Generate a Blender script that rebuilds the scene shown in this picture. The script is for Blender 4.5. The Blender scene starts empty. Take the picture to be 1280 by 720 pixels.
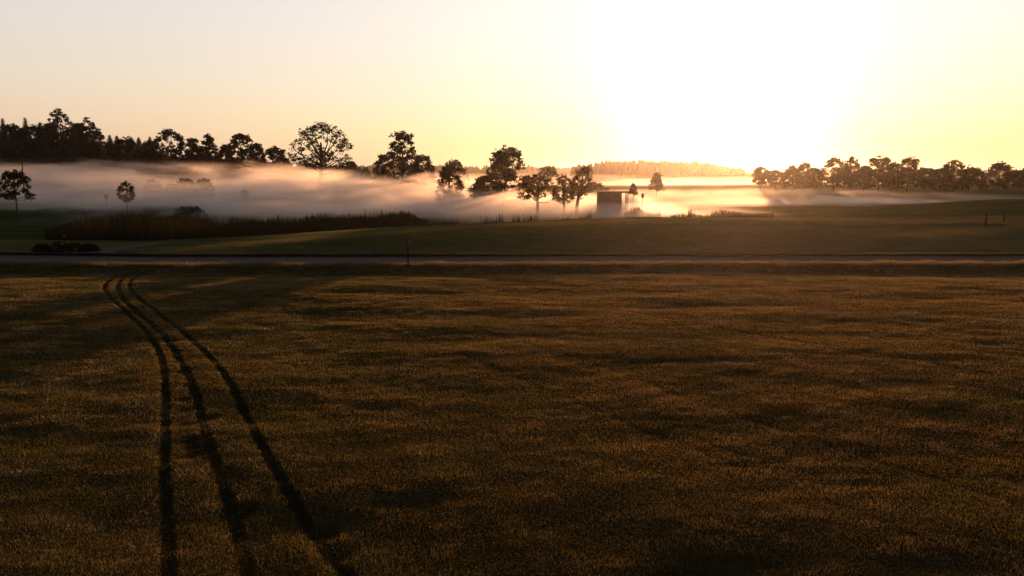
import bpy, math, random
import numpy as np
from mathutils import Vector
sc = bpy.context.scene
COL = sc.collection
R = math.radians
rng = np.random.default_rng(7)
random.seed(7)

# ------------------------------------------------------------------ camera numbers
CH = 4.5; F = 1005.0; PITCH = math.atan(144 / F)
CT, ST = math.cos(PITCH), math.sin(PITCH)
def ray(px, py):
    u = (px - 640) / F; v = (360 - py) / F
    return np.array([u, CT + v * ST, -ST + v * CT])
def at(px, Y):                       # world x of a photo column at depth Y (metres ahead)
    return (px - 640) / F * Y * 0.99
def zat(py, Y):                      # world z of a photo row at depth Y
    r = ray(640, py); return CH + r[2] / r[1] * Y
def ground_y(py, z=0.0):             # depth where a photo row meets height z
    r = ray(640, py); return (z - CH) / r[2] * r[1]

# ------------------------------------------------------------------ noise + terrain
def _h(ix, iy, s):
    n = (ix.astype(np.int64) * 374761393 + iy.astype(np.int64) * 668265263 + s * 1274126177) & 0xffffffff
    n = ((n ^ (n >> 13)) * 1274126177) & 0xffffffff
    return ((n ^ (n >> 16)) & 0xffff) / 65535.0
def vnoise(x, y, s=0):
    x = np.asarray(x, float); y = np.asarray(y, float)
    ix = np.floor(x); iy = np.floor(y); fx = x - ix; fy = y - iy
    fx = fx * fx * (3 - 2 * fx); fy = fy * fy * (3 - 2 * fy)
    a = _h(ix, iy, s); b = _h(ix + 1, iy, s); c = _h(ix, iy + 1, s); d = _h(ix + 1, iy + 1, s)
    return (a * (1 - fx) + b * fx) * (1 - fy) + (c * (1 - fx) + d * fx) * fy - 0.5
def sstep(a, b, x):
    t = np.clip((np.asarray(x, float) - a) / (b - a), 0, 1); return t * t * (3 - 2 * t)
def gauss(x, c, w): return np.exp(-((x - c) / w) ** 2)

ROAD_A, ROAD_B = 38.9, 42.2
def road_shift(x):                   # the road bends a little further away on the left
    return 1.3 * sstep(-16, -32, x) + 0.25 * np.sin(np.asarray(x, float) * 0.05)

# tyre tracks, as photo pixels projected on the lawn
TR = [([(172,338),(151,343),(136,351),(131,361),(140,374),(158,390),(182,413),(199,437),(206,470),(207,520),(206,580),(209,640),(213,740)], .105, 1.0),
      ([(184,338),(163,343),(151,350),(148,362),(158,378),(182,398),(208,422),(228,452),(244,490),(256,535),(270,580),(288,630),(305,690),(312,740)], .115, 1.0),
      ([(190,338),(173,343),(164,351),(163,361),(175,374),(199,392),(232,416),(262,443),(286,475),(310,522),(341,582),(376,640),(412,695),(455,735)], .105, 1.0),
      ([(560,360),(700,377),(820,398),(960,424),(1110,448),(1300,482)], .10, .36),
      ([(520,385),(640,425),(760,462),(860,500),(980,540),(1120,585),(1300,640)], .12, .28),
      ([(420,372),(520,418),(640,470),(760,520),(900,575),(1060,640),(1200,700)], .12, .22),
      ([(440,388),(480,378),(535,371)], .12, .5),
      ([(560,356),(760,358),(900,366),(1060,366)], .15, .4)]
TRW = []
for pts, w, k in TR:
    P = []
    for px, py in pts:
        Y = ground_y(py); P.append((at(px, Y) / 0.99 * 1.0 * (Y / (ray(640, py)[1])) / Y * 1.0 if False else (px - 640) / F * Y / ray(640, py)[1], Y))
    Q = []
    for i in range(len(P) - 1):      # Catmull-Rom
        p0 = P[max(i - 1, 0)]; p1 = P[i]; p2 = P[i + 1]; p3 = P[min(i + 2, len(P) - 1)]
        for t in np.linspace(0, 1, 8, endpoint=False):
            Q.append([0.5 * ((2 * p1[j]) + (-p0[j] + p2[j]) * t + (2 * p0[j] - 5 * p1[j] + 4 * p2[j] - p3[j]) * t * t + (-p0[j] + 3 * p1[j] - 3 * p2[j] + p3[j]) * t ** 3) for j in (0, 1)])
    Q.append(list(P[-1])); TRW.append((np.array(Q), w, k))
BLOT = [((px - 640) / F * ground_y(py) / ray(640, py)[1], ground_y(py), r) for px, py, r in
        [(222,436,.16),(226,450,.2),(230,462,.18),(236,480,.17),(230,498,.2),(229,512,.22),(236,528,.2),(240,548,.2),(246,566,.24),(253,575,.2),(243,556,.2),
         (216,424,.2),(262,520,.2),(276,590,.26),(290,600,.2),(300,640,.25),(320,672,.2),(405,668,.25),(424,690,.25)]]
def track_mask(x, y):
    m = np.zeros(np.shape(x)); rough = .95 + .8 * vnoise(np.asarray(x) * 2.5, np.asarray(y) * 1.5, 33)
    wob = vnoise(np.asarray(x) * 6, np.asarray(y) * 6, 31) * 0.045
    for Q, w, k in TRW:
        sel = (y > Q[:, 1].min() - 1) & (y < Q[:, 1].max() + 1) & (x > Q[:, 0].min() - 1) & (x < Q[:, 0].max() + 1)
        if not np.any(sel): continue
        xs = x[sel]; ys = y[sel]; d = np.full(xs.shape, 9.0)
        for i in range(len(Q) - 1):
            a = Q[i]; b = Q[i + 1]; v = b - a; L = max(v @ v, 1e-9)
            t = np.clip(((xs - a[0]) * v[0] + (ys - a[1]) * v[1]) / L, 0, 1)
            d = np.minimum(d, np.hypot(xs - a[0] - t * v[0], ys - a[1] - t * v[1]))
        d = d + wob[sel]
        m[sel] = np.maximum(m[sel], k * (1 - sstep(w * .45, w * 1.15, d)))
    for bx, by, r in BLOT:
        d = np.hypot((x - bx), (y - by) * .7) + wob
        m = np.maximum(m, .85 * (1 - sstep(r * .4, r * 1.2, d)))
    return np.clip(m * np.clip(rough, .6, 1), 0, 1)

RIDGE_A = np.array([-0.62, -0.46, -0.31, -0.18, -0.04, 0.08, 0.26, 0.46, 0.66])   # direction x/y
RIDGE_Z = np.array([.12, .17, .40, .65, .85, .95, 1.0, 1.05, 1.1])
RIDGE_Y = np.array([max(ground_y(q, z), 43.6) for q, z in zip([317, 315, 303, 292, 283, 278.5, 277, 274, 269], RIDGE_Z)])
def H(x, y):
    x = np.asarray(x, float); y = np.asarray(y, float)
    ys = y - road_shift(x)
    near = 1 - sstep(60, 90, y)
    z = (vnoise(x * .13, y * .16, 1) * .15 + vnoise(x * .34, y * .6, 2) * .065 + vnoise(x * .8, y * 1.6, 3) * .03) * near * sstep(38.4, 35, ys)
    # shallow ditch, then the raised road
    z = z - .10 * gauss(ys, 36.2, 1.6) + .11 * sstep(36.4, 38.7, ys)
    # the rise of the fairway behind the road
    a = np.clip(x / np.maximum(y, 5), -.62, .66)
    ry = np.interp(a, RIDGE_A, RIDGE_Y); rz = np.interp(a, RIDGE_A, RIDGE_Z)
    up = sstep(ROAD_B + .2, ry, ys); up = .55 * up + .45 * np.clip((ys - ROAD_B) / (ry - ROAD_B), 0, 1)
    z = z + (rz - .16) * up
    und = (vnoise(x * .07 + 3, y * .16, 5) * .5 + vnoise(x * .2, y * .3, 6) * .16) * sstep(ROAD_B, ROAD_B + 6, ys) * (1 - sstep(110, 170, y)) * sstep(-10, 12, x)
    z = z + und * .8
    back = sstep(ry + 4, ry + 22, ys)
    low = np.where(a < .3, -.75, -.35)
    low = -.75 + .6 * sstep(.12, .4, a)
    z = z * (1 - back) + low * back
    # left: fairway shelf beyond the pond, right: second mound
    z = z + .95 * sstep(78, 92, y) * sstep(-.3, -.42, a)
    z = z + 1.25 * gauss(y, 104, 14) * sstep(.4, .62, a)
    z = z + .5 * gauss(y, 86, 8) * sstep(.3, .5, a) * 1
    # land beyond
    z = z + .75 * sstep(120, 175, y)
    z = z + sstep(230, 600, y) * (-2.5) + sstep(1000, 1900, y) * (9 + 6 * vnoise(x * .0012, y * .001, 9))
    z = z + 7 * gauss(y, 760, 160) * gauss(x, 165, 95)
    z = z + 6 * sstep(150, 300, y) * sstep(-.25, -.6, x / np.maximum(y, 5))
    # pond bed
    pond = np.clip(gauss(x, -17, 15) * gauss(y, 74, 9) * 1.6, 0, 1)
    z = z - .75 * pond
    return z

# ------------------------------------------------------------------ helpers
def new_mesh(name, V, Fc, mats=(), parent=None, smooth=True):
    me = bpy.data.meshes.new(name)
    V = np.asarray(V, np.float32)
    if isinstance(Fc, np.ndarray):
        n, k = Fc.shape
        me.vertices.add(len(V)); me.vertices.foreach_set('co', V.ravel())
        me.loops.add(n * k); me.loops.foreach_set('vertex_index', Fc.astype(np.int32).ravel())
        me.polygons.add(n); me.polygons.foreach_set('loop_start', np.arange(0, n * k, k, dtype=np.int32))
        me.update(calc_edges=True)
    else:
        me.from_pydata([tuple(v) for v in V], [], Fc); me.update()
    if smooth: me.polygons.foreach_set('use_smooth', [True] * len(me.polygons))
    for m in (mats if isinstance(mats, (list, tuple)) else [mats]): me.materials.append(m)
    o = bpy.data.objects.new(name, me); COL.objects.link(o)
    if parent is not None: o.parent = parent
    return o
def tag(o, label=None, cat=None, group=None, kind=None):
    if label: o['label'] = label
    if cat: o['category'] = cat
    if group: o['group'] = group
    if kind: o['kind'] = kind
    return o
def empty(name, loc, rz=0):
    o = bpy.data.objects.new(name, None); COL.objects.link(o)
    o.location = loc; o.rotation_euler.z = rz; o.empty_display_size = .3
    return o
class MB:
    def __init__(s): s.v = []; s.f = []
    def add(s, V, Fc):
        b = len(s.v); s.v += [tuple(p) for p in V]; s.f += [tuple(i + b for i in f) for f in Fc]
    def box(s, c, d, rz=0):
        cx, cy, cz = c; a, b, h = d[0] / 2, d[1] / 2, d[2] / 2
        co, si = math.cos(rz), math.sin(rz); V = []
        for z in (-h, h):
            for x, y in ((-a, -b), (a, -b), (a, b), (-a, b)): V.append((cx + x * co - y * si, cy + x * si + y * co, cz + z))
        s.add(V, [(3, 2, 1, 0), (4, 5, 6, 7), (0, 1, 5, 4), (1, 2, 6, 5), (2, 3, 7, 6), (3, 0, 4, 7)])
    def tube(s, pts, rad, n=8):
        V = []; Fc = []
        pts = [Vector(p) for p in pts]
        for i, p in enumerate(pts):
            t = (pts[min(i + 1, len(pts) - 1)] - pts[max(i - 1, 0)]).normalized()
            u = t.orthogonal().normalized(); w = t.cross(u)
            r = rad[i] if hasattr(rad, '__len__') else rad
            for k in range(n):
                a = 2 * math.pi * k / n; V.append(p + (u * math.cos(a) + w * math.sin(a)) * r)
        for i in range(len(pts) - 1):
            for k in range(n):
                Fc.append((i * n + k, i * n + (k + 1) % n, (i + 1) * n + (k + 1) % n, (i + 1) * n + k))
        Fc.append(tuple(range(n - 1, -1, -1))); Fc.append(tuple(range((len(pts) - 1) * n, len(pts) * n)))
        s.add(V, Fc)
    def lathe(s, prof, n=16, c=(0, 0, 0)):
        V = []; Fc = []
        for r, z in prof:
            for k in range(n):
                a = 2 * math.pi * k / n; V.append((c[0] + r * math.cos(a), c[1] + r * math.sin(a), c[2] + z))
        for i in range(len(prof) - 1):
            for k in range(n): Fc.append((i * n + k, i * n + (k + 1) % n, (i + 1) * n + (k + 1) % n, (i + 1) * n + k))
        Fc.append(tuple(range(n - 1, -1, -1))); Fc.append(tuple(range((len(prof) - 1) * n, len(prof) * n)))
        s.add(V, Fc)
    def build(s, name, m, parent=None, smooth=False): return new_mesh(name, s.v, s.f, m, parent, smooth)

# ------------------------------------------------------------------ materials
def nodes(name):
    m = bpy.data.materials.new(name); m.use_nodes = True
    nt = m.node_tree; nt.nodes.clear()
    out = nt.nodes.new('ShaderNodeOutputMaterial'); return m, nt, out
def N(nt, t, **kw):
    n = nt.nodes.new(t)
    for k, v in kw.items():
        if k.startswith('i_'): n.inputs[k[2:].replace('_', ' ')].default_value = v
        else: setattr(n, k, v)
    return n
def mixc(nt, fac, a, b):
    n = nt.nodes.new('ShaderNodeMix'); n.data_type = 'RGBA'
    for i, v in ((0, fac), (6, a), (7, b)):
        if hasattr(v, 'is_output'): nt.links.new(v, n.inputs[i])
        else: n.inputs[i].default_value = v if i == 0 else (*v, 1)
    return n.outputs[2]
def math_(nt, op, a, b=None, c=None, clamp=False):
    n = nt.nodes.new('ShaderNodeMath'); n.operation = op; n.use_clamp = clamp
    for i, v in enumerate((a, b, c)):
        if v is None: continue
        if hasattr(v, 'is_output'): nt.links.new(v, n.inputs[i])
        else: n.inputs[i].default_value = v
    return n.outputs[0]
def noise(nt, vec, scale, detail=4, rough=.6, dist=0):
    n = N(nt, 'ShaderNodeTexNoise'); n.inputs['Scale'].default_value = scale; n.inputs['Detail'].default_value = detail
    n.inputs['Roughness'].default_value = rough; n.inputs['Distortion'].default_value = dist
    if vec is not None: nt.links.new(vec, n.inputs['Vector'])
    return n.outputs[0]
def ramp(nt, f, a, b):
    n = N(nt, 'ShaderNodeMapRange', interpolation_type='SMOOTHSTEP'); nt.links.new(f, n.inputs[0])
    n.inputs[1].default_value = a; n.inputs[2].default_value = b; return n.outputs[0]
def simple(name, c1, c2, scale=6, rough=.8, bump=.2, metal=0, spec=.3):
    m, nt, out = nodes(name)
    tc = N(nt, 'ShaderNodeTexCoord').outputs['Object']
    n = noise(nt, tc, scale)
    b = N(nt, 'ShaderNodeBsdfPrincipled'); b.inputs['Roughness'].default_value = rough; b.inputs['Metallic'].default_value = metal; b.inputs['Specular IOR Level'].default_value = spec
    nt.links.new(mixc(nt, ramp(nt, n, .35, .65), c1, c2), b.inputs['Base Color'])
    if bump:
        bp = N(nt, 'ShaderNodeBump'); bp.inputs['Strength'].default_value = bump; bp.inputs['Distance'].default_value = .02
        nt.links.new(noise(nt, tc, scale * 6), bp.inputs['Height']); nt.links.new(bp.outputs[0], b.inputs['Normal'])
    nt.links.new(b.outputs[0], out.inputs[0]); return m
def leafy(name, c1, c2, trans, tw=.45, scale=1.2, rough=.7, straw=None):
    m, nt, out = nodes(name)
    g = N(nt, 'ShaderNodeNewGeometry')
    n = noise(nt, g.outputs['Position'], scale, 3)
    n2 = noise(nt, g.outputs['Position'], scale * 14, 2)
    f = math_(nt, 'MULTIPLY_ADD', n2, .5, math_(nt, 'MULTIPLY', n, .5))
    c = mixc(nt, ramp(nt, f, .4, .6), c1, c2)
    d = N(nt, 'ShaderNodeBsdfDiffuse')
    t = N(nt, 'ShaderNodeBsdfTranslucent'); t.inputs[0].default_value = (*trans, 1)
    if straw:
        at_ = N(nt, 'ShaderNodeAttribute', attribute_name='rnd').outputs['Fac']
        big = ramp(nt, noise(nt, g.outputs['Position'], .35, 4), .35, .65)
        fs = ramp(nt, math_(nt, 'MULTIPLY_ADD', big, .40, at_), .62, 1.15)
        c = mixc(nt, fs, c, straw); nt.links.new(mixc(nt, fs, trans, tuple(v * 1.3 for v in straw)), t.inputs[0])
    nt.links.new(c, d.inputs[0])
    mx = N(nt, 'ShaderNodeMixShader'); mx.inputs[0].default_value = tw
    nt.links.new(d.outputs[0], mx.inputs[1]); nt.links.new(t.outputs[0], mx.inputs[2])
    if straw:
        gl = N(nt, 'ShaderNodeBsdfGlossy'); gl.inputs[0].default_value = (.9, .85, .8, 1); gl.inputs['Roughness'].default_value = .5
        dew = ramp(nt, noise(nt, g.outputs['Position'], .55, 5), .40, .62)
        m2 = N(nt, 'ShaderNodeMixShader'); nt.links.new(math_(nt, 'MULTIPLY_ADD', dew, .09, .02), m2.inputs[0])
        nt.links.new(mx.outputs[0], m2.inputs[1]); nt.links.new(gl.outputs[0], m2.inputs[2]); mx = m2
    nt.links.new(mx.outputs[0], out.inputs[0]); return m

def ground_mat():
    m, nt, out = nodes('turf')
    g = N(nt, 'ShaderNodeNewGeometry'); P = g.outputs['Position']
    at_ = N(nt, 'ShaderNodeAttribute', attribute_name='track').outputs['Fac']
    big = ramp(nt, noise(nt, P, .12, 5), .38, .62)
    mid = ramp(nt, noise(nt, P, .9, 5), .35, .65)
    fine = ramp(nt, noise(nt, P, 14, 4), .35, .65)
    c = mixc(nt, mid, (.030, .036, .010), (.062, .055, .020))
    c = mixc(nt, math_(nt, 'MULTIPLY', big, .6), c, (.075, .058, .026))
    c = mixc(nt, math_(nt, 'MULTIPLY', fine, .5), c, (.020, .022, .007))
    sy = N(nt, 'ShaderNodeSeparateXYZ'); nt.links.new(P, sy.inputs[0])
    mp = N(nt, 'ShaderNodeMapping'); nt.links.new(P, mp.inputs[0]); mp.inputs['Scale'].default_value = (.05, .3, .1)
    band = ramp(nt, noise(nt, mp.outputs[0], 1.0, 4), .4, .6)
    c = mixc(nt, N(nt, 'ShaderNodeAttribute', attribute_name='dry_lit').outputs['Fac'], c, (.13, .085, .045))
    crest_lit = N(nt, 'ShaderNodeAttribute', attribute_name='dry_lit').outputs['Fac']
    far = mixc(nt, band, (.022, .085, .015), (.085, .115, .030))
    c = mixc(nt, ramp(nt, sy.outputs['Y'], 41.5, 42.5), c, mixc(nt, crest_lit, far, (.26, .20, .08)))  # sunlight along the crest painted as a paler fairway tone
    c = mixc(nt, at_, c, (.020, .021, .010))
    b = N(nt, 'ShaderNodeBsdfDiffuse'); nt.links.new(c, b.inputs[0])
    bp = N(nt, 'ShaderNodeBump'); bp.inputs['Strength'].default_value = .7; bp.inputs['Distance'].default_value = .04
    nt.links.new(math_(nt, 'ADD', noise(nt, P, 3, 4), noise(nt, P, 20, 4)), bp.inputs['Height'])
    nt.links.new(bp.outputs[0], b.inputs['Normal'])
    t = N(nt, 'ShaderNodeBsdfTranslucent'); t.inputs[0].default_value = (.06, .05, .015, 1)
    nt.links.new(b.outputs[0], out.inputs[0]); return m

M = {}
M['turf'] = ground_mat()
M['blade'] = leafy('grass_blades', (.036, .068, .015), (.095, .088, .030), (.15, .14, .04), .5, .8, straw=(.30, .195, .075))
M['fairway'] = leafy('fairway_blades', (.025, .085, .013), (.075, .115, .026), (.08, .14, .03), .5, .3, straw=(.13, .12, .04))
M['asphalt'] = simple('asphalt', (.10, .085, .080), (.15, .125, .12), 8, .95, .3, 0, .05)
M['kerb'] = simple('kerb_stone', (.02, .018, .016), (.04, .035, .03), 5, .95, .3, 0, .05)
M['leaf'] = leafy('broad_leaves', (.014, .022, .007), (.030, .036, .012), (.07, .045, .012), .18, .35)
M['leafy_light'] = leafy('loose_leaves', (.045, .050, .016), (.075, .065, .024), (.16, .09, .02), .3, .5)
M['needle'] = leafy('conifer_needles', (.014, .026, .012), (.028, .040, .018), (.03, .035, .01), .12, .4)
M['bark'] = simple('bark', (.035, .026, .018), (.075, .058, .042), 4, .95, .5)
M['reed'] = leafy('reed_stems', (.017, .020, .009), (.040, .038, .018), (.05, .045, .018), .2, 1.0)
M['wood'] = simple('weathered_boards', (.10, .065, .04), (.17, .12, .08), 5, .85, .3)
M['roofing'] = simple('roof_felt', (.05, .04, .035), (.08, .065, .055), 6, .9, .2)
M['dark_metal'] = simple('black_painted_metal', (.012, .012, .012), (.02, .02, .02), 9, 1.0, .0, 0, .0)
M['white'] = simple('white_paint', (.6, .6, .58), (.75, .74, .7), 7, .5, 0)
M['grey'] = simple('grey_post', (.12, .11, .10), (.2, .18, .16), 7, .8, .2)


def dry_lit(x, y):                       # worn, dry patches of the lawn; past the road, sunlit crest painted in colour
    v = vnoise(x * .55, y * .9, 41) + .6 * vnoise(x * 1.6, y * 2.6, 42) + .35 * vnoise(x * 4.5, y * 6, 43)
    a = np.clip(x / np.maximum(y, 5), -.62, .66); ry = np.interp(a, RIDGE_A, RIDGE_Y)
    crest = np.exp(-((y - ry - .5) / 1.5) ** 2) * sstep(.22, .08, a) * sstep(-.5, -.4, a) + .7 * sstep(.35, .6, vnoise(x * .08, y * .5, 44) + .5) * sstep(.15, .3, a)  # ridge strip lightened as if sunlit, with pale bands at right
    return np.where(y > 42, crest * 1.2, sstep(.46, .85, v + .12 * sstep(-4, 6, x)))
# ------------------------------------------------------------------ ground sheet
rows = np.concatenate([np.arange(-40, 8, 2.0), np.arange(8, 41, .11), np.arange(41, 48, .08), np.arange(48, 70, .2), np.arange(70, 125, .6),
                       np.geomspace(125, 3600, 150)])
NC = 520
us = np.linspace(-1, 1, NC)
X = np.zeros((len(rows), NC)); Yg = np.repeat(rows[:, None], NC, 1)
Wd = np.where(rows > 0, 22 + rows * .85, 22 - rows * .5)
X = us[None, :] * Wd[:, None]
Z = H(X, Yg)
TM = np.zeros_like(X); sel = (Yg > 8) & (Yg < 44)
TM[sel] = track_mask(X[sel], Yg[sel])
Z = Z - TM * .022
V = np.stack([X, Yg, Z], -1).reshape(-1, 3)
ii = (np.arange(len(rows) - 1)[:, None] * NC + np.arange(NC - 1)[None, :]).ravel()
Fq = np.stack([ii, ii + 1, ii + NC + 1, ii + NC], 1)
ground = new_mesh('ground', V, Fq, M['turf'])
ground['kind'] = 'structure'
at0 = ground.data.attributes.new('track', 'FLOAT', 'POINT'); at0.data.foreach_set('value', TM.ravel().astype(np.float32))
at1 = ground.data.attributes.new('dry_lit', 'FLOAT', 'POINT'); at1.data.foreach_set('value', (dry_lit(X, Yg) * (Yg > 8) * (Yg < 66)).ravel().astype(np.float32))

# road: asphalt sheet and the lip along its far edge
def strip(name, ya, yb, za, zb, mat, x0=-75, x1=90, n=330, thick=None, jag=0):
    xs = np.linspace(x0, x1, n); V = []; Fc = []
    for i, x in enumerate(xs):
        sh = float(road_shift(x)); j = jag * (float(vnoise(x * 1.7, 5.0, 4)) + .6 * float(vnoise(x * 6, 2.0, 8)))
        pts = [(x, ya + sh + j, za), (x, yb + sh, za)] if thick is None else [(x, ya + sh, za - thick), (x, ya + sh, za), (x, yb + sh, zb), (x, yb + sh, zb - thick)]
        V += [(p[0], p[1], float(H(p[0], ya + sh + .3)) + p[2]) for p in pts]
    k = len(V) // n
    for i in range(n - 1):
        for q in range(k - 1):
            a_ = i * k + q; Fc.append((a_, a_ + k, a_ + k + 1, a_ + 1))
    return new_mesh(name, V, Fc, mat, smooth=False)
road = strip('road', ROAD_A, ROAD_B, .035, .035, M['asphalt'], jag=.35); road['kind'] = 'structure'
kerb = strip('kerb', ROAD_B - .02, ROAD_B + .2, .17, .17, M['kerb'], thick=.4); kerb['kind'] = 'structure'
# side path joining on the left
V = []; Fc = []
pth = [(-23.2, 46.6), (-23.4, 48.5), (-23.0, 50.5), (-22.2, 53), (-21.8, 56)]
for i, (x, y) in enumerate(pth):
    wq = (1.9, 1.1, .9, .8, .7)[i]
    for sx in (-1, 1): V.append((x + sx * wq, y - 3.4, float(H(x + sx * wq, y - 3.4)) + .03))
for i in range(len(pth) - 1): Fc.append((i * 2, i * 2 + 1, i * 2 + 3, i * 2 + 2))
sp = new_mesh('side_path', V, Fc, M['asphalt']); sp['kind'] = 'structure'
# pond
m, nt, out = nodes('pond_water'); bb = N(nt, 'ShaderNodeBsdfPrincipled'); bb.inputs['Base Color'].default_value = (.02, .025, .02, 1); bb.inputs['Roughness'].default_value = .06
bp = N(nt, 'ShaderNodeBump'); bp.inputs['Strength'].default_value = .1; nt.links.new(noise(nt, N(nt, 'ShaderNodeNewGeometry').outputs['Position'], 2.5), bp.inputs['Height']); nt.links.new(bp.outputs[0], bb.inputs['Normal']); nt.links.new(bb.outputs[0], out.inputs[0])
V = []; n = 48
for k in range(n):
    a_ = 2 * math.pi * k / n; rr = 1 + .08 * math.sin(3 * a_) + .05 * math.sin(7 * a_)
    V.append((-20 + 17 * rr * math.cos(a_), 75 + 12 * rr * math.sin(a_), -1.0))
pond = new_mesh('pond', V, [tuple(range(n))], m); pond['kind'] = 'structure'

# ------------------------------------------------------------------ grass blades on the near lawn and the verge
def blades(name, y0, y1, n, hfun, wfun, mat, cover=None, spread=.72, pw=1.0):
    y = (rng.random(n) * (y1 ** pw - y0 ** pw) + y0 ** pw) ** (1 / pw)
    x = (rng.random(n) * 2 - 1) * (y * spread + 1.0)
    keep = np.ones(n, bool)
    if cover is not None: keep = cover(x, y)
    x = x[keep]; y = y[keep]; n = len(x)
    z = H(x, y); tm = track_mask(x, y); z = z - tm * .022
    h = hfun(x, y) * (.55 + .9 * rng.random(n)) * (1 - .5 * np.clip(tm, 0, 1)); wd = wfun(y) * (.7 + .6 * rng.random(n))
    th = rng.random(n) * 2 * np.pi; lean = h * (.15 + .75 * rng.random(n)); ph = rng.random(n) * 2 * np.pi
    dx = np.cos(th) * wd / 2; dy = np.sin(th) * wd / 2
    V = np.empty((n, 3, 3), np.float32)
    V[:, 0] = np.stack([x - dx, y - dy, z - .004], 1); V[:, 1] = np.stack([x + dx, y + dy, z - .004], 1)
    V[:, 2] = np.stack([x + np.cos(ph) * lean, y + np.sin(ph) * lean, z + h], 1)
    o = new_mesh(name, V.reshape(-1, 3), np.arange(3 * n, dtype=np.int32).reshape(-1, 3), mat, smooth=False)
    ra = o.data.attributes.new('rnd', 'FLOAT', 'POINT'); ra.data.foreach_set('value', np.repeat((rng.random(n) + np.where(y < 42, .3 * dry_lit(x, y) + .36 * sstep(-10, 5, x) - .26, .8 * dry_lit(x, y))).astype(np.float32), 3)); return o  # fairway blades turn to straw where the sunlit crest is painted
NB = 1600000 if not globals().get('QUICK') else 200000
def hf(x, y):
    return (.018 + .010 * np.clip(vnoise(x * .8, y * 1.3, 12) * 2 + .3, 0, 1) + .018 * np.clip(vnoise(x * 2.4, y * 4.2, 13) * 3, 0, 1)) * (1 - .72 * dry_lit(x, y))
g1 = blades('grass', 8.3, 39.2, NB, hf, lambda y: .0030 * (y / 9) ** 1.2, M['blade'], cover=lambda x, y: y - road_shift(x) < ROAD_A - .05, pw=1.15)
tag(g1, kind='stuff')
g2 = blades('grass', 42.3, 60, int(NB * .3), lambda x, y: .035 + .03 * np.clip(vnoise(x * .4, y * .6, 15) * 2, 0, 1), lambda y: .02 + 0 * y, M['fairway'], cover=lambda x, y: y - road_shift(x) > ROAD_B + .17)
tag(g2, kind='stuff')
# ragged verge tufts at the near edge of the road
g3 = blades('verge_grass', 37.6, 41.6, int(NB * .05), lambda x, y: .09 + .10 * np.clip(vnoise(x * 2, y * 2, 17) * 2.5, 0, 1), lambda y: .02 + 0 * y, M['blade'],
            cover=lambda x, y: np.abs(y - road_shift(x) - (ROAD_A - .15)) < .55 + vnoise(x * 1.3, y * 0, 18) * .5)
tag(g3, kind='stuff')

# ------------------------------------------------------------------ reeds
def reeds(name, fx, n, hh, wd, mat):
    x, y = fx(n); n = len(x)
    z = np.maximum(H(x, y), -1.0)
    h = hh(x, y) * (.6 + .5 * rng.random(n) ** .7); wv = wd * (.6 + .8 * rng.random(n))
    th = rng.random(n) * np.pi; ph = rng.random(n) * 2 * np.pi; lean = h * .16 * rng.random(n)
    dx = np.cos(th) * wv / 2; dy = np.sin(th) * wv / 2
    V = np.empty((n, 4, 3), np.float32)
    V[:, 0] = np.stack([x - dx, y - dy, z - .05], 1); V[:, 1] = np.stack([x + dx, y + dy, z - .05], 1)
    tx = x + np.cos(ph) * lean; ty = y + np.sin(ph) * lean
    V[:, 2] = np.stack([tx + dx * .5, ty + dy * .5, z + h], 1); V[:, 3] = np.stack([tx - dx * .3, ty - dy * .3, z + h * .97], 1)
    o = new_mesh(name, V.reshape(-1, 3), np.arange(4 * n, dtype=np.int32).reshape(-1, 4), mat, smooth=False)
    return tag(o, kind='stuff')
RB = [  # px, near row, far row(depth), top row : photo columns of the reed bed
    (55, 297, 283, 288), (100, 299, 270, 270), (150, 302, 268, 264), (200, 303, 268, 266), (240, 303, 272, 270), (280, 303, 279, 279), (330, 299, 281, 277),
    (380, 295, 281, 273), (430, 288, 279, 272), (470, 283, 276, 269), (500, 280, 274, 264), (524, 278, 275, 266)]
rbx = np.array([r[0] for r in RB])
def bed(n):
    px = 50 + 484 * rng.random(n) ** .96
    qn = np.interp(px, rbx, [r[1] for r in RB]) ; qf = np.interp(px, rbx, [r[2] for r in RB])
    yn = np.array([ground_y(q, -.1) for q in qn]); yf = np.array([ground_y(q, -.6) for q in qf])
    y = yn + (yf - yn) * rng.random(n) + rng.normal(0, .4, n)
    x = (px - 640) / F * y * .99
    k = (vnoise(x * .35, y * .35, 21) + rng.normal(0, .08, n) > -.24)
    return x[k], y[k]
def bedh(x, y):
    px = x / y / .99 * F + 640
    top = np.interp(px, rbx, [r[3] for r in RB]); zt = np.array([zat(t, 1.0) for t in top])   # placeholder slope
    yy = y
    sl_ = (zt - CH)
    zz = CH + sl_ * np.maximum(yy, 54)
    return np.clip(zz - H(x, y), .3, 1.9) * (1 - .55 * sstep(508, 530, px)) * (.76 + .6 * vnoise(x * .8, y * .8, 22))
reeds('reed_bed', bed, 26000, bedh, .05, M['reed'])
def fringe(n):
    px = 525 + 215 * rng.random(n); cl = vnoise(px * .11, px * 0, 23)
    px = px[cl + rng.normal(0, .12, n) > -.1 + .12 * ((px > 590) & (px < 640))]
    a = (px - 640) / F; y = np.interp(a, RIDGE_A, RIDGE_Y) + 3 + 4 * rng.random(len(px)); return (px - 640) / F * y * .99, y
reeds('reed_fringe', fringe, 1100, lambda x, y: (.38 + .5 * vnoise(x * 1.3, y * 0, 24)) * (.45 + 1.0 * rng.random(len(x)) ** 2), .03, M['reed'])
def fringe2(n):
    px = 840 + 130 * rng.random(n); y = 78 + 8 * rng.random(n); return (px - 640) / F * y * .99, y
reeds('rough_grass', fringe2, 2500, lambda x, y: .8 + .7 * vnoise(x * .6, y * 0, 25), .06, M['reed'])

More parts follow.
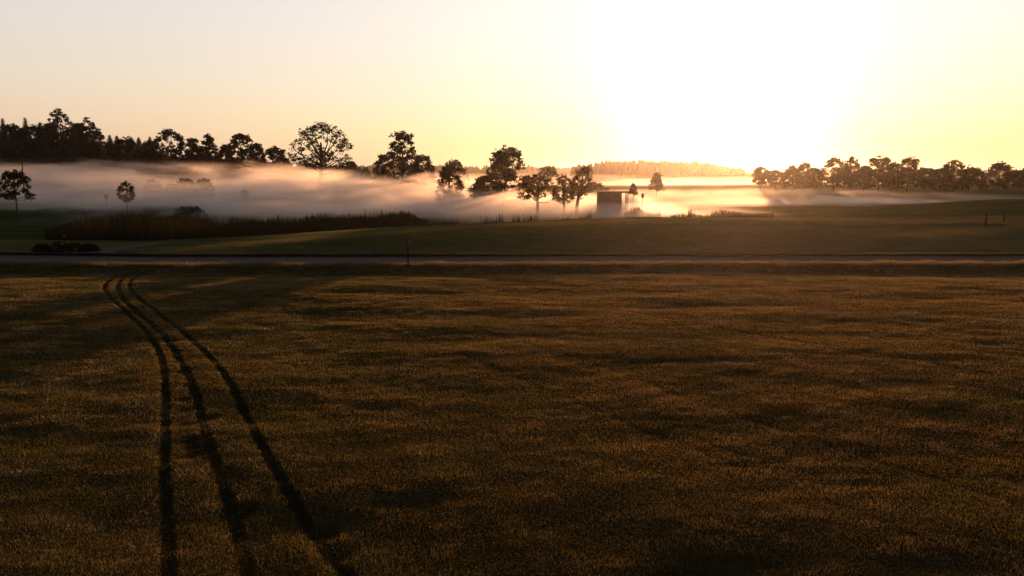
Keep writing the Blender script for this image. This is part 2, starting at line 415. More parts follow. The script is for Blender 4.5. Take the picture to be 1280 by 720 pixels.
def weed(n):
    r1 = rng.normal(size=n) * .3; return (865 - 640) / F * 88 * .99 + r1 * .8, 88 + r1
wd_ = reeds('tall_weed', weed, 60, lambda x, y: 1.5 * rng.random(len(x)) ** .6, .05, M['reed']); del wd_['kind']
tag(wd_, 'sparse upright weed clump standing alone in the orange mist', 'plant')
def rough_b(n):
    px = 782 + 45 * rng.random(n); y = 92 + 4 * rng.random(n); return (px - 640) / F * y * .99, y
reeds('rough_grass', rough_b, 900, lambda x, y: .9 + .9 * vnoise(x * .9, y * 0, 26), .06, M['reed'])

# ------------------------------------------------------------------ trees
def leaf_cloud(blobs, n_per, size, seed, flat=.75):
    r = np.random.default_rng(seed); Vs = []
    for (cx, cy, cz, rad) in blobs:
        n = max(8, int(n_per * 3.14 * rad ** 2 / (.3 * size * size)))
        m = 11; sd = r.normal(size=(m, 3)); sd /= np.linalg.norm(sd, axis=1)[:, None]
        sc_ = sd * (rad * (.35 + .75 * r.random((m, 1)) ** .8)); k = r.integers(0, m, n)
        sg = rad * (.14 + .16 * r.random(m))[k][:, None]
        off = sc_[k] + r.normal(size=(n, 3)) * sg * np.array([1, 1, .7])
        c = np.array([cx, cy, cz]) + off * np.array([1, 1, flat]); d = off / (np.linalg.norm(off, axis=1)[:, None] + 1e-6)
        nr = d + r.normal(size=(n, 3)) * .9; nr /= np.linalg.norm(nr, axis=1)[:, None]
        u = np.cross(nr, r.normal(size=(n, 3))); u /= np.linalg.norm(u, axis=1)[:, None]; v = np.cross(nr, u)
        s = size * (.5 + r.random(n)); s2 = s * (.45 + .4 * r.random(n))
        q = np.stack([c - u * s[:, None] * .5, c + v * s2[:, None] * .5 + u * s[:, None] * .08, c + u * s[:, None] * .5, c - v * s2[:, None] * .5], 1)
        Vs.append(q)
    return np.concatenate(Vs).reshape(-1, 3)
def limb_pts(a, b, r, sag=.12, n=5):
    a = np.array(a, float); b = np.array(b, float); L = np.linalg.norm(b - a); P = []
    off = r.normal(size=3) * L * .07
    for i in range(n):
        t = i / (n - 1); p = a + (b - a) * t; p = p + off * math.sin(math.pi * t); p[2] -= sag * L * math.sin(math.pi * t) * .5; P.append(p)
    return P
def tree(name, px, Y, top, wpx, bot, seed, label, cat='tree', group=None, profile='round', leafn=60, leafs=.42, mat='leaf', trunk=.028, gap=.0, lean=0, nb=None, base=None, xoff=0):
    """a tree from its photo column, depth, top row, crown width in pixels and crown bottom row"""
    r = np.random.default_rng(seed)
    x0 = at(px, Y); z0 = float(H(x0, Y)) if base is None else base
    Ht = max(zat(top, Y) - z0, .35); Wc = wpx / F * Y / 2; zb = max(zat(bot, Y) - z0, Ht * .04)
    root = empty(name, (x0, Y, z0 - .05)); tag(root, label, cat, group)
    root.rotation_euler.z = 0
    ch = Ht - zb; blobs = []
    prof = {'round': lambda t: math.sqrt(max(0, 1 - (2 * t - .85) ** 2 / 1.35)),
            'oak': lambda t: (1 - t ** 2.6) ** .6 * (.72 + .28 * min(1, t * 3)),
            'pear': lambda t: (1 - t) ** .75 * .95 + .10 + .12 * math.sin(t * 9),
            'dome': lambda t: math.sqrt(max(0, 1 - t * t)) * (.8 + .2 * min(1, t * 4)),
            'tall': lambda t: math.sqrt(max(0, 1 - (2 * t - 1) ** 2)) ** .8,
            'bell': lambda t: (1 - .32 * sstep(.25, .55, t)) * math.sqrt(max(0.0, 1 - max(0, (t - .5) / .5) ** 2)),
            'skirt': lambda t: (1 - t ** 1.25) ** .85 * (.93 + .12 * math.sin(t * 14)) + .06,
            'thin': lambda t: (1 - t) ** .8 * .9 + .18}[profile]
    br = min(Wc, ch * .9) * (.26 if gap < .1 else .21)
    nb = int(min(110, max(14, 3.0 * Wc * ch * .8 * 2 / (3.14 * br * br))))
    for i in range(nb):
        t = ((i + .5) / nb) ** .9 * .93 + r.normal() * .02; t = min(max(t, .02), .97)
        rad = br * (.5 + .9 * r.random() ** 1.5) * (1 - .35 * t)
        a_ = i * 2.399963 + r.normal() * .5
        rr = max(0, prof(t) * Wc - rad * .55) * (1 if r.random() < .72 else r.random() ** .5)
        z = zb + rad * .6 + t * (ch - rad * 1.35)
        if r.random() < gap: continue
        blobs.append((math.cos(a_) * rr + lean * t * Wc, math.sin(a_) * rr * .85, z, rad))
    blobs.append((lean * Wc, 0, Ht - br * .75, br * .85))
    if profile in ('bell', 'dome', 'round', 'pear'):
        for q in range(4): a_ = q * 1.57 + r.random(); blobs.append((lean * Wc + math.cos(a_) * Wc * .33, math.sin(a_) * Wc * .3, Ht - br * (.9 + .5 * r.random()), br * .8))
    leafs *= .82; V = leaf_cloud(blobs, leafn / 42, leafs, seed)
    # a few stray twigs of leaves breaking the outline
    n = int(nb * 4); k = r.integers(0, len(blobs), n); bl = np.array(blobs)[k]
    d = r.normal(size=(n, 3)); d /= np.linalg.norm(d, axis=1)[:, None]
    c = bl[:, :3] + d * bl[:, 3:] * (1.05 + .25 * r.random((n, 1))) * np.array([1, 1, .8])
    c = c[c[:, 2] < max(Ht * 1.02, .5)]
    e = leaf_cloud([(p[0], p[1], p[2], leafs * .9) for p in c], .8, leafs * .7, seed + 5)
    V = np.concatenate([V, e])
    new_mesh('crown', V, np.arange(len(V), dtype=np.int32).reshape(-1, 4), M[mat], root, smooth=False)
    tr = MB(); tr_r = max(.05, Ht * trunk)
    zt = zb + ch * .55
    tp = [(0, 0, -.2), (0.02 * Ht * r.normal(), 0, zb * .5), (lean * Wc * .2, 0, zb + ch * .15), (lean * Wc * .5, 0.02 * Ht, zt), (lean * Wc * .9, r.normal() * .05 * Wc, Ht * (.93 if profile == 'thin' else .74))]
    tr.tube(tp, [tr_r * 1.25, tr_r, tr_r * .8, tr_r * .42, tr_r * .08], 8)
    for (bx, by, bz, rad) in blobs[::max(1, len(blobs) // 14)]:
        zz = max(min(zb * .85 + (bz - zb) * .45, zt), zb * .5); s_ = (bz) / Ht
        sx = lean * Wc * zz / Ht
        tr.tube(limb_pts((sx, 0, zz), (bx, by, bz + rad * .2), r), [tr_r * .42, tr_r * .34, tr_r * .25, tr_r * .15, tr_r * .06], 5)
    tr.build('trunk', M['bark'], root)
    return root
def conifer(name, px, Y, top, wpx, seed, label, group, base=None):
    r = np.random.default_rng(seed); x0 = at(px, Y); z0 = float(H(x0, Y)) if base is None else base
    Ht = zat(top, Y) - z0; Wc = wpx / F * Y / 2 * 1.9
    root = empty(name, (x0, Y, z0 - .05)); tag(root, label, 'tree', group)
    Vs = []; nl = 56
    for i in range(nl):
        t = i / nl; z = Ht * (.12 + .88 * t); rad = Wc * (1 - t) ** .8 * (.75 + .4 * r.random()) + .42
        m_ = int(10 + 16 * (1 - t))
        for k in range(m_):
            a_ = r.random() * 6.28; rr = rad * (.75 + .4 * r.random()); dr = -.25 * rr - .1
            w_ = rad * .26 + .16
            c_, s_ = math.cos(a_), math.sin(a_)
            Vs += [(0, 0, z + .1), (c_ * rr * .6 - s_ * w_, s_ * rr * .6 + c_ * w_, z + dr * .5), (c_ * rr, s_ * rr, z + dr + .2 * r.random()), (c_ * rr * .6 + s_ * w_, s_ * rr * .6 - c_ * w_, z + dr * .5)]
    Vs = np.array(Vs, np.float32)
    new_mesh('crown', Vs, np.arange(len(Vs), dtype=np.int32).reshape(-1, 4), M['needle'], root, smooth=False)
    t_ = MB(); t_.tube([(0, 0, -.2), (0, 0, Ht * .5), (0, 0, Ht * 1.0)], [Ht * .018, Ht * .01, .03], 6); t_.build('trunk', M['bark'], root)
    return root

# single trees in the mist
tree('round_tree', 17, 92, 211, 44, 250, 11, 'small round tree on a thin stem at the left edge beside the mist', profile='dome', leafn=125, leafs=.2, nb=40, trunk=.02, gap=.0)
tree('young_tree', 156, 92, 226, 20, 252, 512, 'small ragged sapling standing in mist behind the reed bed', profile='tall', leafn=60, leafs=.16, gap=.34, mat='leaf', trunk=.015)
for i, (px, t, w_, lb) in enumerate([(190, 224, 22, 'faint pointed bush, leftmost of the shapes in thick mist'), (214, 230, 20, 'faint low bush in thick mist between two taller ones'),
                                     (231, 222, 24, 'faint tall rounded bush in thick mist'), (254, 223, 24, 'faint broad bush, rightmost of the row in thick mist')]):
    tree('bush', px, 124, t, w_, 256, 30 + i, lb, 'bush', 'bushes veiled by thick mist', profile='round', gap=.1, leafn=60, leafs=.35, nb=16)
tree('young_tree', 305, 116, 237, 8, 246, 37, 'tiny lone sapling barely visible in mist below the oak', profile='tall', leafn=9, leafs=.2, gap=.5, trunk=.012)
tree('bush', 235, 86, 257, 44, 272, 38, 'low brown bush rising behind the dark reed bed', 'bush', profile='dome', leafn=90, leafs=.2, nb=20, mat='reed')

# the left wood: individual crowns in three depths
GW = 'trees of the dark wood on the left'
wood = [ # px, depth, top, width, kind, label
 (16, 212, 154, 40, 'b', 'dark bulky tree between the first spruces and the middle of the wood'),
 (47, 210, 155, 40, 'b', 'dark bulky tree right of the second tall spruce'),
 (68, 222, 152, 30, 'b', 'dark tree backing the left side of the tallest crown'),
 (103, 205, 152, 34, 'b', 'dark tree backing the dip right of the tallest crown'),
 (140, 200, 178, 36, 'b', 'low dark tree closing the right end of the wood'),
 (-12, 215, 150, 40, 'b', 'broad dark tree cut by the left edge of the wood'),
 (9, 225, 147, 11, 'c', 'pointed spruce, first spire from the left edge'),
 (22, 232, 153, 20, 'c', 'low spruce between the first two spires of the wood'),
 (37, 225, 146, 11, 'c', 'tall pointed spruce, second spire from the left'),
 (55, 235, 152, 22, 'c', 'blunt spruce just left of the tallest tree of the wood'),
 (30, 205, 158, 46, 'b', 'wide dark tree below the spruce spires'),
 (2, 198, 162, 36, 'b', 'dark low tree at the foot of the first spruce'),
 (62, 200, 155, 36, 'b', 'dense dark tree left of the tallest crown'),
 (79, 205, 135, 44, 'o', 'tallest tree of the left wood with airy spreading crown'),
 (98, 212, 158, 34, 'b', 'dark tree filling the dip between the two tallest crowns'),
 (113, 200, 146, 30, 'o', 'narrow tall tree right of the tallest crown of the wood'),
 (126, 206, 160, 20, 'o', 'leaning branchy tree at the right shoulder of the left wood'),
 (120, 192, 176, 30, 'b', 'low dark tree at the right foot of the left wood'),
 (85, 190, 172, 40, 'b', 'dense low tree under the tallest crown of the wood'),
 (45, 192, 174, 38, 'b', 'dense low tree under the blunt spruce')]
for i, (px, Y, t, w_, k, lb) in enumerate(wood):
    if k == 'c': conifer('spruce_tree', px, Y, t, w_, 50 + i, lb, GW)
    else: tree('woodland_tree', px, Y, t, w_, 215, 50 + i, lb, group=GW, profile='oak' if k == 'o' else 'dome', leafn=110 if k == 'b' else 75, leafs=.5, gap=.0 if k == 'b' else .12)
GB = 'trees along the field behind the mist'
mid = [
 (160, 185, 171, 42, 'dome', 'dark domed tree right of the left wood', .0),
 (188, 190, 176, 30, 'dome', 'lower dark tree beside the domed one', .0),
 (214, 180, 160, 44, 'round', 'tall bushy tree, highest between the wood and the oak', .05),
 (243, 186, 172, 24, 'dome', 'middling tree right of the tall bushy one', .0),
 (262, 180, 167, 26, 'oak', 'twin topped tree left of the round leaning crown', .1),
 (283, 184, 180, 26, 'dome', 'low tree filling the dip left of the round crown', .0),
 (303, 176, 165, 40, 'round', 'tree with a rounded crown left of the low gap', .08),
 (322, 178, 178, 24, 'dome', 'small airy tree leaning on the right of the rounded crown', .15),
 (345, 180, 182, 42, 'dome', 'low broad tree just left of the big lone oak', .05),
 (196, 172, 186, 50, 'dome', 'dense low tree under the tall bushy one', .0),
 (250, 172, 188, 50, 'dome', 'dense low tree under the twin topped one', .0)]
for i, (px, Y, t, w_, pf, lb, g_) in enumerate(mid):
    tree('field_tree', px, Y, t, w_, 226, 80 + i, lb, group=GB, profile=pf, leafn=100, leafs=.5, nb=28, gap=g_ * .7)
for i, (px, t, w_) in enumerate([(140, 168, 16), (149, 169, 18), (166, 170, 14), (176, 171, 16), (190, 170, 14)]):
    conifer('spruce_tree', px, 330, t, w_, 120 + i, ('distant spruce seen over the domed tree, %s' % ['leftmost of five', 'second of five from the left', 'middle of five', 'second of five from the right', 'rightmost of five'][i]), 'distant spruces behind the domed tree')
tree('oak_tree', 402, 150, 151, 74, 214, 101, 'large lone oak with open lacy round crown above the mist', profile='round', leafn=44, leafs=.36, nb=62, gap=.16, trunk=.03)
tree('field_tree', 438, 230, 201, 18, 212, 102, 'small distant tree just right of the lone oak', group=GB, profile='dome', leafs=.5)
tree('field_tree', 380, 185, 204, 60, 236, 119, 'low dark scrubby tree at the foot of the lone oak', group=GB, profile='dome', leafs=.5)
tree('tall_tree', 503, 140, 163, 54, 240, 103, 'tall dark tree with stepped crown in the middle mist', profile='bell', leafn=95, leafs=.34, nb=60, gap=.12)
tree('tall_tree', 528, 142, 192, 38, 236, 104, 'lower dark tree against the right side of the stepped one', profile='dome', leafn=80, leafs=.34, nb=26)
tree('tall_tree', 480, 142, 192, 28, 228, 118, 'low leafy tree against the left side of the stepped one', profile='dome', leafn=65, leafs=.34, nb=16)
tree('field_tree', 567, 190, 199, 40, 240, 105, 'pale domed tree behind the dark conical one in mist', profile='dome', leafn=45, leafs=.5, nb=20, gap=.1)
tree('dark_tree', 562, 125, 204, 36, 256, 106, 'compact dark conical tree rising out of the mist', profile='dome', leafn=95, leafs=.3, nb=30)
tree('large_tree', 631, 122, 181, 72, 252, 107, 'large dense tree with peaked crown beside the apple trees', profile='bell', leafn=115, leafs=.32, nb=70, lean=.05, gap=.03)
tree('large_tree', 604, 120, 218, 40, 252, 108, 'low dense tree bulging left of the large peaked one', profile='dome', leafn=90, leafs=.3, nb=24)
tree('field_tree', 685, 260, 207, 30, 222, 109, 'small far tree over the apple trees', profile='dome', leafs=.5)
tree('field_tree', 745, 170, 227, 32, 258, 110, 'pale dome shaped bush behind the shed', profile='dome', leafn=45, leafs=.4)
tree('apple_tree', 672, 100, 216, 56, 250, 111, 'gnarled old apple tree, left of the pair, with spreading twiggy crown', group=None, profile='dome', leafn=55, leafs=.22, nb=34, gap=.15, trunk=.035, mat='leafy_light')
tree('apple_tree', 705, 99, 217, 30, 254, 112, 'twiggy upright apple tree in the middle of the old trees', profile='oak', leafn=50, leafs=.2, nb=22, gap=.2, trunk=.035, mat='leafy_light')
tree('apple_tree', 722, 99, 206, 28, 246, 113, 'crooked apple tree with a crown leaning right', profile='round', leafn=60, leafs=.22, nb=20, lean=.7, trunk=.035, mat='leafy_light')
tree('young_tree', 792, 106, 229, 10, 243, 114, 'smallest sapling right of the shed in glowing mist', profile='thin', leafn=40, leafs=.18, nb=10, gap=.25, trunk=.012, mat='leafy_light')
tree('young_tree', 821, 150, 215, 19, 239, 115, 'young slim tree alone in the bright gap right of the shed', profile='thin', leafn=45, leafs=.3, nb=20, gap=.2, trunk=.013, mat='leafy_light')
GA = 'avenue of fruit trees on the right'
ave = [ # px, top, width, bot, profile, gap
 (952, 208, 20, 230, 'round', .1, 'slim glowing tree, first of the avenue from the left'),
 (970, 212, 17, 231, 'round', .05, 'small dark round tree, second of the avenue from the left'),
 (991, 206, 24, 233, 'oak', .1, 'spreading avenue tree just right of the first gap'),
 (1006, 202, 22, 232, 'oak', .12, 'airy avenue tree with bare limbs, tallest before the second gap'),
 (1019, 209, 20, 234, 'round', .1, 'rounded avenue tree just left of the second gap'),
 (1042, 196, 26, 231, 'round', .04, 'tall avenue tree just right of the second gap'),
 (1056, 207, 20, 233, 'dome', .0, 'low tree squeezed between two tall avenue trees'),
 (1064, 195, 20, 230, 'tall', .03, 'tall narrow avenue tree next to a dense low one'),
 (1080, 206, 26, 234, 'dome', .0, 'dense low tree left of the broadest avenue crown'),
 (1099, 194, 34, 233, 'dome', .0, 'broad domed tree with the highest crown of the avenue'),
 (1117, 202, 22, 234, 'dome', .02, 'dense tree on the right side of the broad domed crown'),
 (1136, 196, 30, 233, 'pear', .08, 'pointed avenue tree with bare twigs on top'),
 (1156, 208, 26, 235, 'dome', .05, 'low wide avenue tree right of the pointed one'),
 (1174, 210, 26, 235, 'dome', .05, 'lowest avenue tree, left of the twiggy top'),
 (1192, 199, 28, 234, 'oak', .2, 'avenue tree with sparse ragged twigs on top'),
 (1213, 207, 34, 235, 'dome', .0, 'flat topped dense avenue tree'),
 (1249, 201, 38, 234, 'pear', .04, 'cone shaped avenue tree right of the last bright gap'),
 (1270, 212, 26, 235, 'dome', .1, 'low tree at the right edge beside the cone shaped one'),
 (1292, 205, 34, 235, 'dome', .05, 'avenue tree cut by the right edge of the view')]
for i, (px, t, w_, b_, pf, g_, lb) in enumerate(ave):
    Y = 176 + 5 * math.sin(i * 2.1)
    tree('avenue_tree', px, Y, t, w_ * (1.1 if px < 1085 else 1.28), b_ + 1, 140 + i, lb, group=GA, profile=pf, leafn=85 if px < 1085 else 115, leafs=.42, nb=24, gap=g_, mat='leaf', trunk=.03)

# far woods
def far_wood(name, xs0, xs1, Y, topf, n, seed, wdt=5.0, depth=60):
    r = np.random.default_rng(seed); Vs = []; Fc = []
    for i in range(n):
        px = xs0 + (xs1 - xs0) * r.random(); y = Y + depth * r.random(); x = at(px, y)
        g = float(H(x, y)); zt = zat(topf(px) + 2.2 * r.random() - r.random() ** 6 * 4, y); h = max(zt - g, 2); w_ = wdt * (.6 + .5 * r.random())
        k = 6; b = len(Vs); cone = r.random() < .6
        lv = [(0.1, .75), (.35, 1), (.6, .8 if not cone else .55), (.85, .5 if not cone else .22), (1, .03)]
        for tz, tr_ in lv:
            for q in range(k):
                a_ = 6.283 * q / k + tz * 2; rr = w_ / 2 * tr_ * (.75 + .5 * r.random()); Vs.append((x + rr * math.cos(a_), y + rr * math.sin(a_), g + h * (tz - .1)))
        for l in range(4):
            for q in range(k): Fc.append((b + l * k + q, b + l * k + (q + 1) % k, b + (l + 1) * k + (q + 1) % k, b + (l + 1) * k + q))
    return tag(new_mesh(name, Vs, Fc, M['needle'], smooth=False), kind='stuff')
far_wood('far_wood', 715, 930, 640, lambda p: np.interp(p, [715, 740, 760, 800, 880, 900, 930], [206, 202, 199, 198, 201, 206, 211]), 420, 3, 6.0, 90)
far_wood('far_wood', 440, 760, 1500, lambda p: np.interp(p, [440, 520, 600, 720, 760], [206, 205, 207, 208, 206]), 700, 4, 12, 150)
far_wood('far_wood', 880, 1500, 1500, lambda p: 212.0, 500, 5, 14, 150)
far_wood('far_wood', -200, 460, 420, lambda p: np.interp(p, [-200, 120, 220, 460], [165, 172, 190, 206]), 420, 6, 6.5, 60)

# ------------------------------------------------------------------ shed
Ys = 103; xs_ = at(762, Ys); zs = float(H(xs_, Ys)); hs = zat(240.5, Ys) - zs; wsh = 29 / F * Ys
shed = empty('shed', (xs_, Ys, zs)); tag(shed, 'small flat roofed wooden shed with overhanging roof in the mist', 'shed')
b = MB(); nbd = 9
for k in range(nbd):
    zz = (k + .5) * hs / nbd
    b.box((0, -.9 + .012 * (k % 2), zz), (wsh, .06, hs / nbd - .004))
b.build('front_wall', M['wood'], shed)
b = MB(); b.box((0, .9, hs / 2), (wsh, .06, hs - .02)); b.build('back_wall', M['wood'], shed)
for sx, nm in ((-1, 'side_wall'), (1, 'side_wall')):
    b = MB(); b.box((sx * (wsh / 2 - .03), 0, hs / 2), (.06, 1.72, hs - .01)); b.build(nm, M['wood'], shed)
b = MB(); b.box((.42, 0, hs + .09), (wsh + 1.0, 2.5, .12)); b.box((.42, -1.26, hs + .06), (wsh + 1.06, .03, .2)); b.build('roof', M['roofing'], shed)
for yy in (-.95, .95):
    b = MB(); b.box((wsh / 2 + .75, yy, hs / 2), (.1, .1, hs)); b.build('post', M['wood'], shed)
b = MB(); b.box((-.5, -.945, .95), (.8, .03, 1.85)); dr = b.build('door', M['wood'], shed); b = MB(); b.tube([(-.2, -.98, .95), (-.2, -.98, 1.1)], .02, 6); b.build('handle', M['dark_metal'], dr)

# ------------------------------------------------------------------ small things
def post(name, px, Y, top, rad, label, cat, mat='dark_metal', extra=None, base=None):
    x = at(px, Y); z = float(H(x, Y)) if base is None else base; h = zat(top, Y) - z
    r_ = empty(name, (x, Y, z)); tag(r_, label, cat)
    b = MB(); b.lathe([(rad * 1.1, -.1), (rad, .02), (rad * .92, h * .8), (rad * .85, h)], 10); b.build('pole', M[mat], r_, True)
    if extra: extra(r_, h)
    return r_
def lamp_head(r_, h):
    b = MB(); b.lathe([(.05, h - .02), (.065, h), (.065, h + .03), (.03, h + .035)], 14); b.build('collar', M['grey'], r_, True)
    b = MB(); b.lathe([(.045, h + .035), (.085, h + .07), (.09, h + .13), (.075, h + .17)], 14); b.build('lamp_glass', M['grey'], r_, True)
    b = MB(); b.lathe([(.11, h + .17), (.115, h + .185), (.07, h + .215), (.015, h + .235)], 14); b.build('cap', M['dark_metal'], r_, True)
    b = MB(); b.lathe([(.16, -.02), (.15, .04), (.09, .07), (.05, .09)], 14); b.build('base', M['dark_metal'], r_, True)
Yp = ground_y(335, 0)
post('path_light', 508, Yp, 305, .036, 'thin black post with small pale head standing before the road', 'path light', extra=lamp_head)
def cross(r_, h):
    b = MB(); b.box((0, 0, h - .05), (.5, .08, .08)); b.build('crossarm', M['dark_metal'], r_)
post('tall_pole', 28.5, 110, 200, .07, 'tall thin pole with short crossarm behind the round tree', 'pole', extra=cross)
def board(r_, h):
    b = MB(); b.box((0, 0, h - .1), (.42, .06, .5)); b.build('sign_board', M['grey'], r_)
post('sign_post', 130.5, 104, 245, .07, 'dim post with small square board at the edge of the mist', 'sign', 'grey', extra=board)
def board2(r_, h):
    b = MB(); b.box((0, 0, h - .25), (.34, .06, .55)); b.build('sign_board', M['grey'], r_)
post('notice_board', 804, 100, 242, .04, 'small upright board on a post between the two saplings', 'sign', 'grey', extra=board2)
post('wooden_stake', 783.5, 98, 243, .05, 'thin stake just right of the shed roof', 'stake', 'wood')
post('wooden_stake', 32.5, 44.1, 300.5, .025, 'thin dark stake on the road verge beside the low bushes', 'stake', 'wood')
post('wooden_stake', 1237.5, 57, 266, .06, 'dark stake at the left end of the low rail on the right', 'stake', 'dark_metal')
post('wooden_stake', 1260, 60, 264, .05, 'dark stake at the right end of the low rail on the right', 'stake', 'dark_metal')
x1 = at(1237.5, 56.6); x2 = at(1263, 56.6); b = MB(); zr = float(H((x1 + x2) / 2, 56.6))
b.tube([(x1, 56.6, zr + .14), (x2, 56.6, zr + .16)], .06, 8); tag(b.build('low_rail', M['dark_metal']), 'low dark rail lying near the two stakes on the right', 'rail')
def flag(r_, h):
    b = MB(); b.lathe([(.02, h), (.14, h + .1), (.16, h + .2), (.1, h + .32), (.01, h + .36)], 10); b.build('basket', M['dark_metal'], r_)
post('marker_post', 1092.5, 120, 257, .035, 'small dark marker knob on a stick before the right avenue', 'marker', extra=flag)
def mk(r_, h):
    b = MB(); b.box((0, 0, h - .04), (.10, .05, .07)); b.build('sign_board', M['grey'], r_)
post('small_marker', 73.5, 45.6, 294.5, .02, 'small white topped marker among the low bushes, the taller one', 'marker', extra=mk)
post('small_marker', 71, 43.9, 304, .02, 'small white topped marker near the road, the shorter one', 'marker', extra=mk)
for i, (px, Y, t, w_, lb) in enumerate([(45, 44.2, 303, 26, 'dark low shrub nearest the stake on the left verge'), (66, 44.6, 301, 30, 'dark low shrub around the white topped markers'),
                                        (84, 45.2, 302, 34, 'brownish low shrub beside the joining path'), (104, 45.0, 303, 26, 'small shrub at the mouth of the side path')]):
    tree('low_shrub', px, Y, t, w_, 316, 200 + i, lb, 'shrub', 'low shrubs on the left verge', profile='dome', leafn=260, leafs=.08, nb=14, mat='reed' if i == 2 else 'leaf', trunk=.03)

# ------------------------------------------------------------------ haze and mist
def vol(name, color, dens, g):
    m, nt, out = nodes(name); v = N(nt, 'ShaderNodeVolumePrincipled')
    v.inputs['Color'].default_value = (*color, 1); v.inputs['Anisotropy'].default_value = g; v.inputs['Density'].default_value = dens
    nt.links.new(v.outputs[0], out.inputs['Volume']); return m, nt, v
b = MB(); b.box((0, 1800, 12), (7600, 4200, 36)); 
HZ, _, _ = vol('haze_air', (.95, .93, .92), .00007, .85)
hz = b.build('haze', HZ); hz['kind'] = 'stuff'
def mist(x, y, z, sx, sy, sz, dens, g=.6, rz=0, s=3.0, edge=.55, seed=0.0, color=(.92, .91, .94)):
    bm_v = []; bm_f = []
    nu, nv = 24, 12
    for j in range(nv + 1):
        for i in range(nu):
            t = math.pi * j / nv; p = 2 * math.pi * i / nu; bm_v.append((math.sin(t) * math.cos(p), math.sin(t) * math.sin(p), math.cos(t)))
    for j in range(nv):
        for i in range(nu): bm_f.append((j * nu + i, (j + 1) * nu + i, (j + 1) * nu + (i + 1) % nu, j * nu + (i + 1) % nu))
    m, nt, v = vol('mist_volume', color, dens, g)
    tc = N(nt, 'ShaderNodeTexCoord').outputs['Object']; P = N(nt, 'ShaderNodeNewGeometry').outputs['Position']
    ln = N(nt, 'ShaderNodeVectorMath', operation='LENGTH'); nt.links.new(tc, ln.inputs[0])
    mp = N(nt, 'ShaderNodeMapping'); nt.links.new(P, mp.inputs[0]); mp.inputs['Scale'].default_value = (.07, .05, .30); mp.inputs['Location'].default_value = (seed, seed * 2, 0)
    n = noise(nt, mp.outputs[0], s / 3 * 1.25, 5, .6, .8)
    f = math_(nt, 'ADD', math_(nt, 'SUBTRACT', 1.0, ln.outputs['Value']), math_(nt, 'MULTIPLY', math_(nt, 'SUBTRACT', n, .5), 2.4))
    f = ramp(nt, f, 0.0, edge)
    inside = ramp(nt, ln.outputs['Value'], 1.0, .8)
    nt.links.new(math_(nt, 'MULTIPLY', math_(nt, 'MULTIPLY', f, inside), dens), v.inputs['Density'])
    o = new_mesh('mist_bank', bm_v, bm_f, m); o.location = (x, y, z); o.scale = (sx, sy, sz); o.rotation_euler.z = rz; o['kind'] = 'stuff'
    return o
#     x     y    z   sx   sy   sz  density
mist(-78, 150, -.5, 62, 60, 8.0, .05, seed=1)
mist(-34, 118, -.8, 46, 44, 5.0, .085, seed=5)
mist(-2, 104, -.8, 34, 26, 2.9, .06, .5, seed=9)
mist(-48, 160, .5, 19, 13, 7.0, .08, seed=31)
mist(-35, 138, .0, 20, 11, 5.8, .13, seed=61)
mist(-14, 132, .2, 19, 13, 4.9, .08, seed=37)
mist(5, 106, -.6, 20, 9, 3.2, .10, seed=41)
mist(20, 90, -.9, 15, 9, 1.8, .035, seed=45)
mist(46, 145, -.6, 54, 50, 2.6, .013, seed=14)
mist(46, 122, -.5, 30, 14, 1.9, .05, seed=51)
mist(88, 330, -1.5, 70, 110, 5.0, .008, seed=20)
mist(10, 94, -.7, 13, 4, 2.1, .14, seed=71)
mist(-10, 300, -1.0, 120, 60, 6.0, .006, seed=81)
#--WORLD--
SKY_TINT = (2.1, 1.45, .46); SKY_VEIL = (1.9, 1.25, 1.02); SKY_KNEE = (.29, .30, .03); SKY_TOP = (.15, .15, .15)
SUN_EL = R(2.8); SUN_AZ = R(14.4)    # azimuth to the right of the view (+Y)
sdir = Vector((math.sin(SUN_AZ) * math.cos(SUN_EL), math.cos(SUN_AZ) * math.cos(SUN_EL), math.sin(SUN_EL)))
w = bpy.data.worlds.new('World'); sc.world = w; w.use_nodes = True
nt = w.node_tree; bg = nt.nodes['Background']
sky = N(nt, 'ShaderNodeTexSky', sky_type='NISHITA', sun_disc=False, sun_elevation=SUN_EL, sun_rotation=SUN_AZ)
sky.air_density = 1.0; sky.dust_density = 3.0; sky.ozone_density = 1.0; sky.altitude = 200

def vm(op, a, b=None):
    n = N(nt, 'ShaderNodeVectorMath', operation=op)
    for i, v in enumerate((a, b)):
        if v is None: continue
        if hasattr(v, 'is_output'): nt.links.new(v, n.inputs[i])
        else: n.inputs[i].default_value = v
    return n.outputs[0]
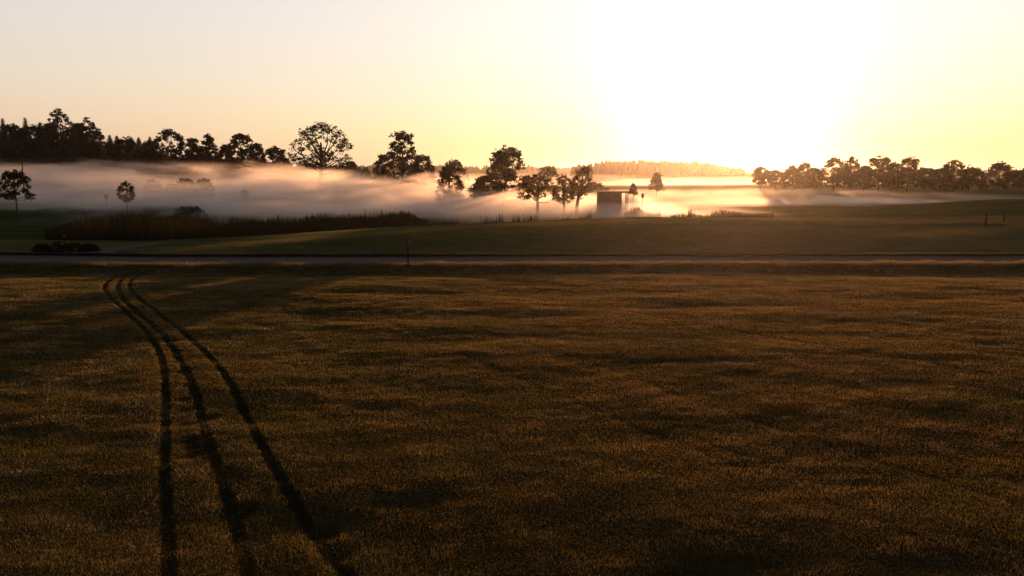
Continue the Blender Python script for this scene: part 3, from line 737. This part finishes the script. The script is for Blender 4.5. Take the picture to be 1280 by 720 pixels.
# soften the range of the physical sky (thin high veil), keep it bright white round the sun and dim towards the zenith
S = vm('MULTIPLY', sky.outputs[0], SKY_TINT)
S = vm('ADD', S, SKY_VEIL)
S = vm('DIVIDE', S, vm('ADD', vm('MULTIPLY', S, SKY_KNEE), (1, 1, 1)))
gen = N(nt, 'ShaderNodeTexCoord').outputs['Generated']
sx = N(nt, 'ShaderNodeSeparateXYZ'); nt.links.new(gen, sx.inputs[0])
el = ramp(nt, sx.outputs['Z'], .2, .5)
S = vm('MULTIPLY', S, mixc(nt, el, (1, 1, 1), SKY_TOP))
S = vm('MULTIPLY', S, mixc(nt, ramp(nt, sx.outputs['Z'], .02, .2), (1.0, .985, .97), (.95, 1.06, 1.13)))
dt = N(nt, 'ShaderNodeVectorMath', operation='DOT_PRODUCT'); nt.links.new(gen, dt.inputs[0]); dt.inputs[1].default_value = sdir
back = ramp(nt, dt.outputs['Value'], .66, -.1)
S = vm('MULTIPLY', S, mixc(nt, back, (1, 1, 1), (.22, .22, .24)))
S = vm('ADD', S, vm('MULTIPLY', mixc(nt, math_(nt, 'POWER', math_(nt, 'MAXIMUM', dt.outputs['Value'], 0.0), 210.0), (0, 0, 0), (1, 1, 1)), (.9, 1.0, 1.9)))
nt.links.new(S, bg.inputs[0]); bg.inputs[1].default_value = .15
sl = bpy.data.lights.new('sun', 'SUN'); so = bpy.data.objects.new('sun', sl); COL.objects.link(so)
sl.energy = 3.2; sl.angle = R(.6); sl.color = (1, .44, .17)
so.rotation_euler = (-sdir).to_track_quat('-Z', 'Y').to_euler()
so.location = (30, 60, 40)
sc.view_settings.view_transform = 'Standard'; sc.view_settings.look = 'None'
sc.view_settings.exposure = 1.3; sc.view_settings.gamma = 1
cam = bpy.data.cameras.new('camera'); co = bpy.data.objects.new('camera', cam); COL.objects.link(co)
co.location = (0, 0, CH); co.rotation_euler = (math.pi / 2 - PITCH, 0, 0)
cam.sensor_width = 36; cam.lens = 36 * F / 1280; cam.clip_end = 20000; cam.clip_start = .1
sc.camera = co

sc.cycles.volume_bounces = 2; sc.cycles.volume_step_rate = 1; sc.cycles.volume_max_steps = 128
sc.cycles.max_bounces = 6; sc.cycles.diffuse_bounces = 3; sc.cycles.transmission_bounces = 3
sc.cycles.use_denoising = True
#--END--
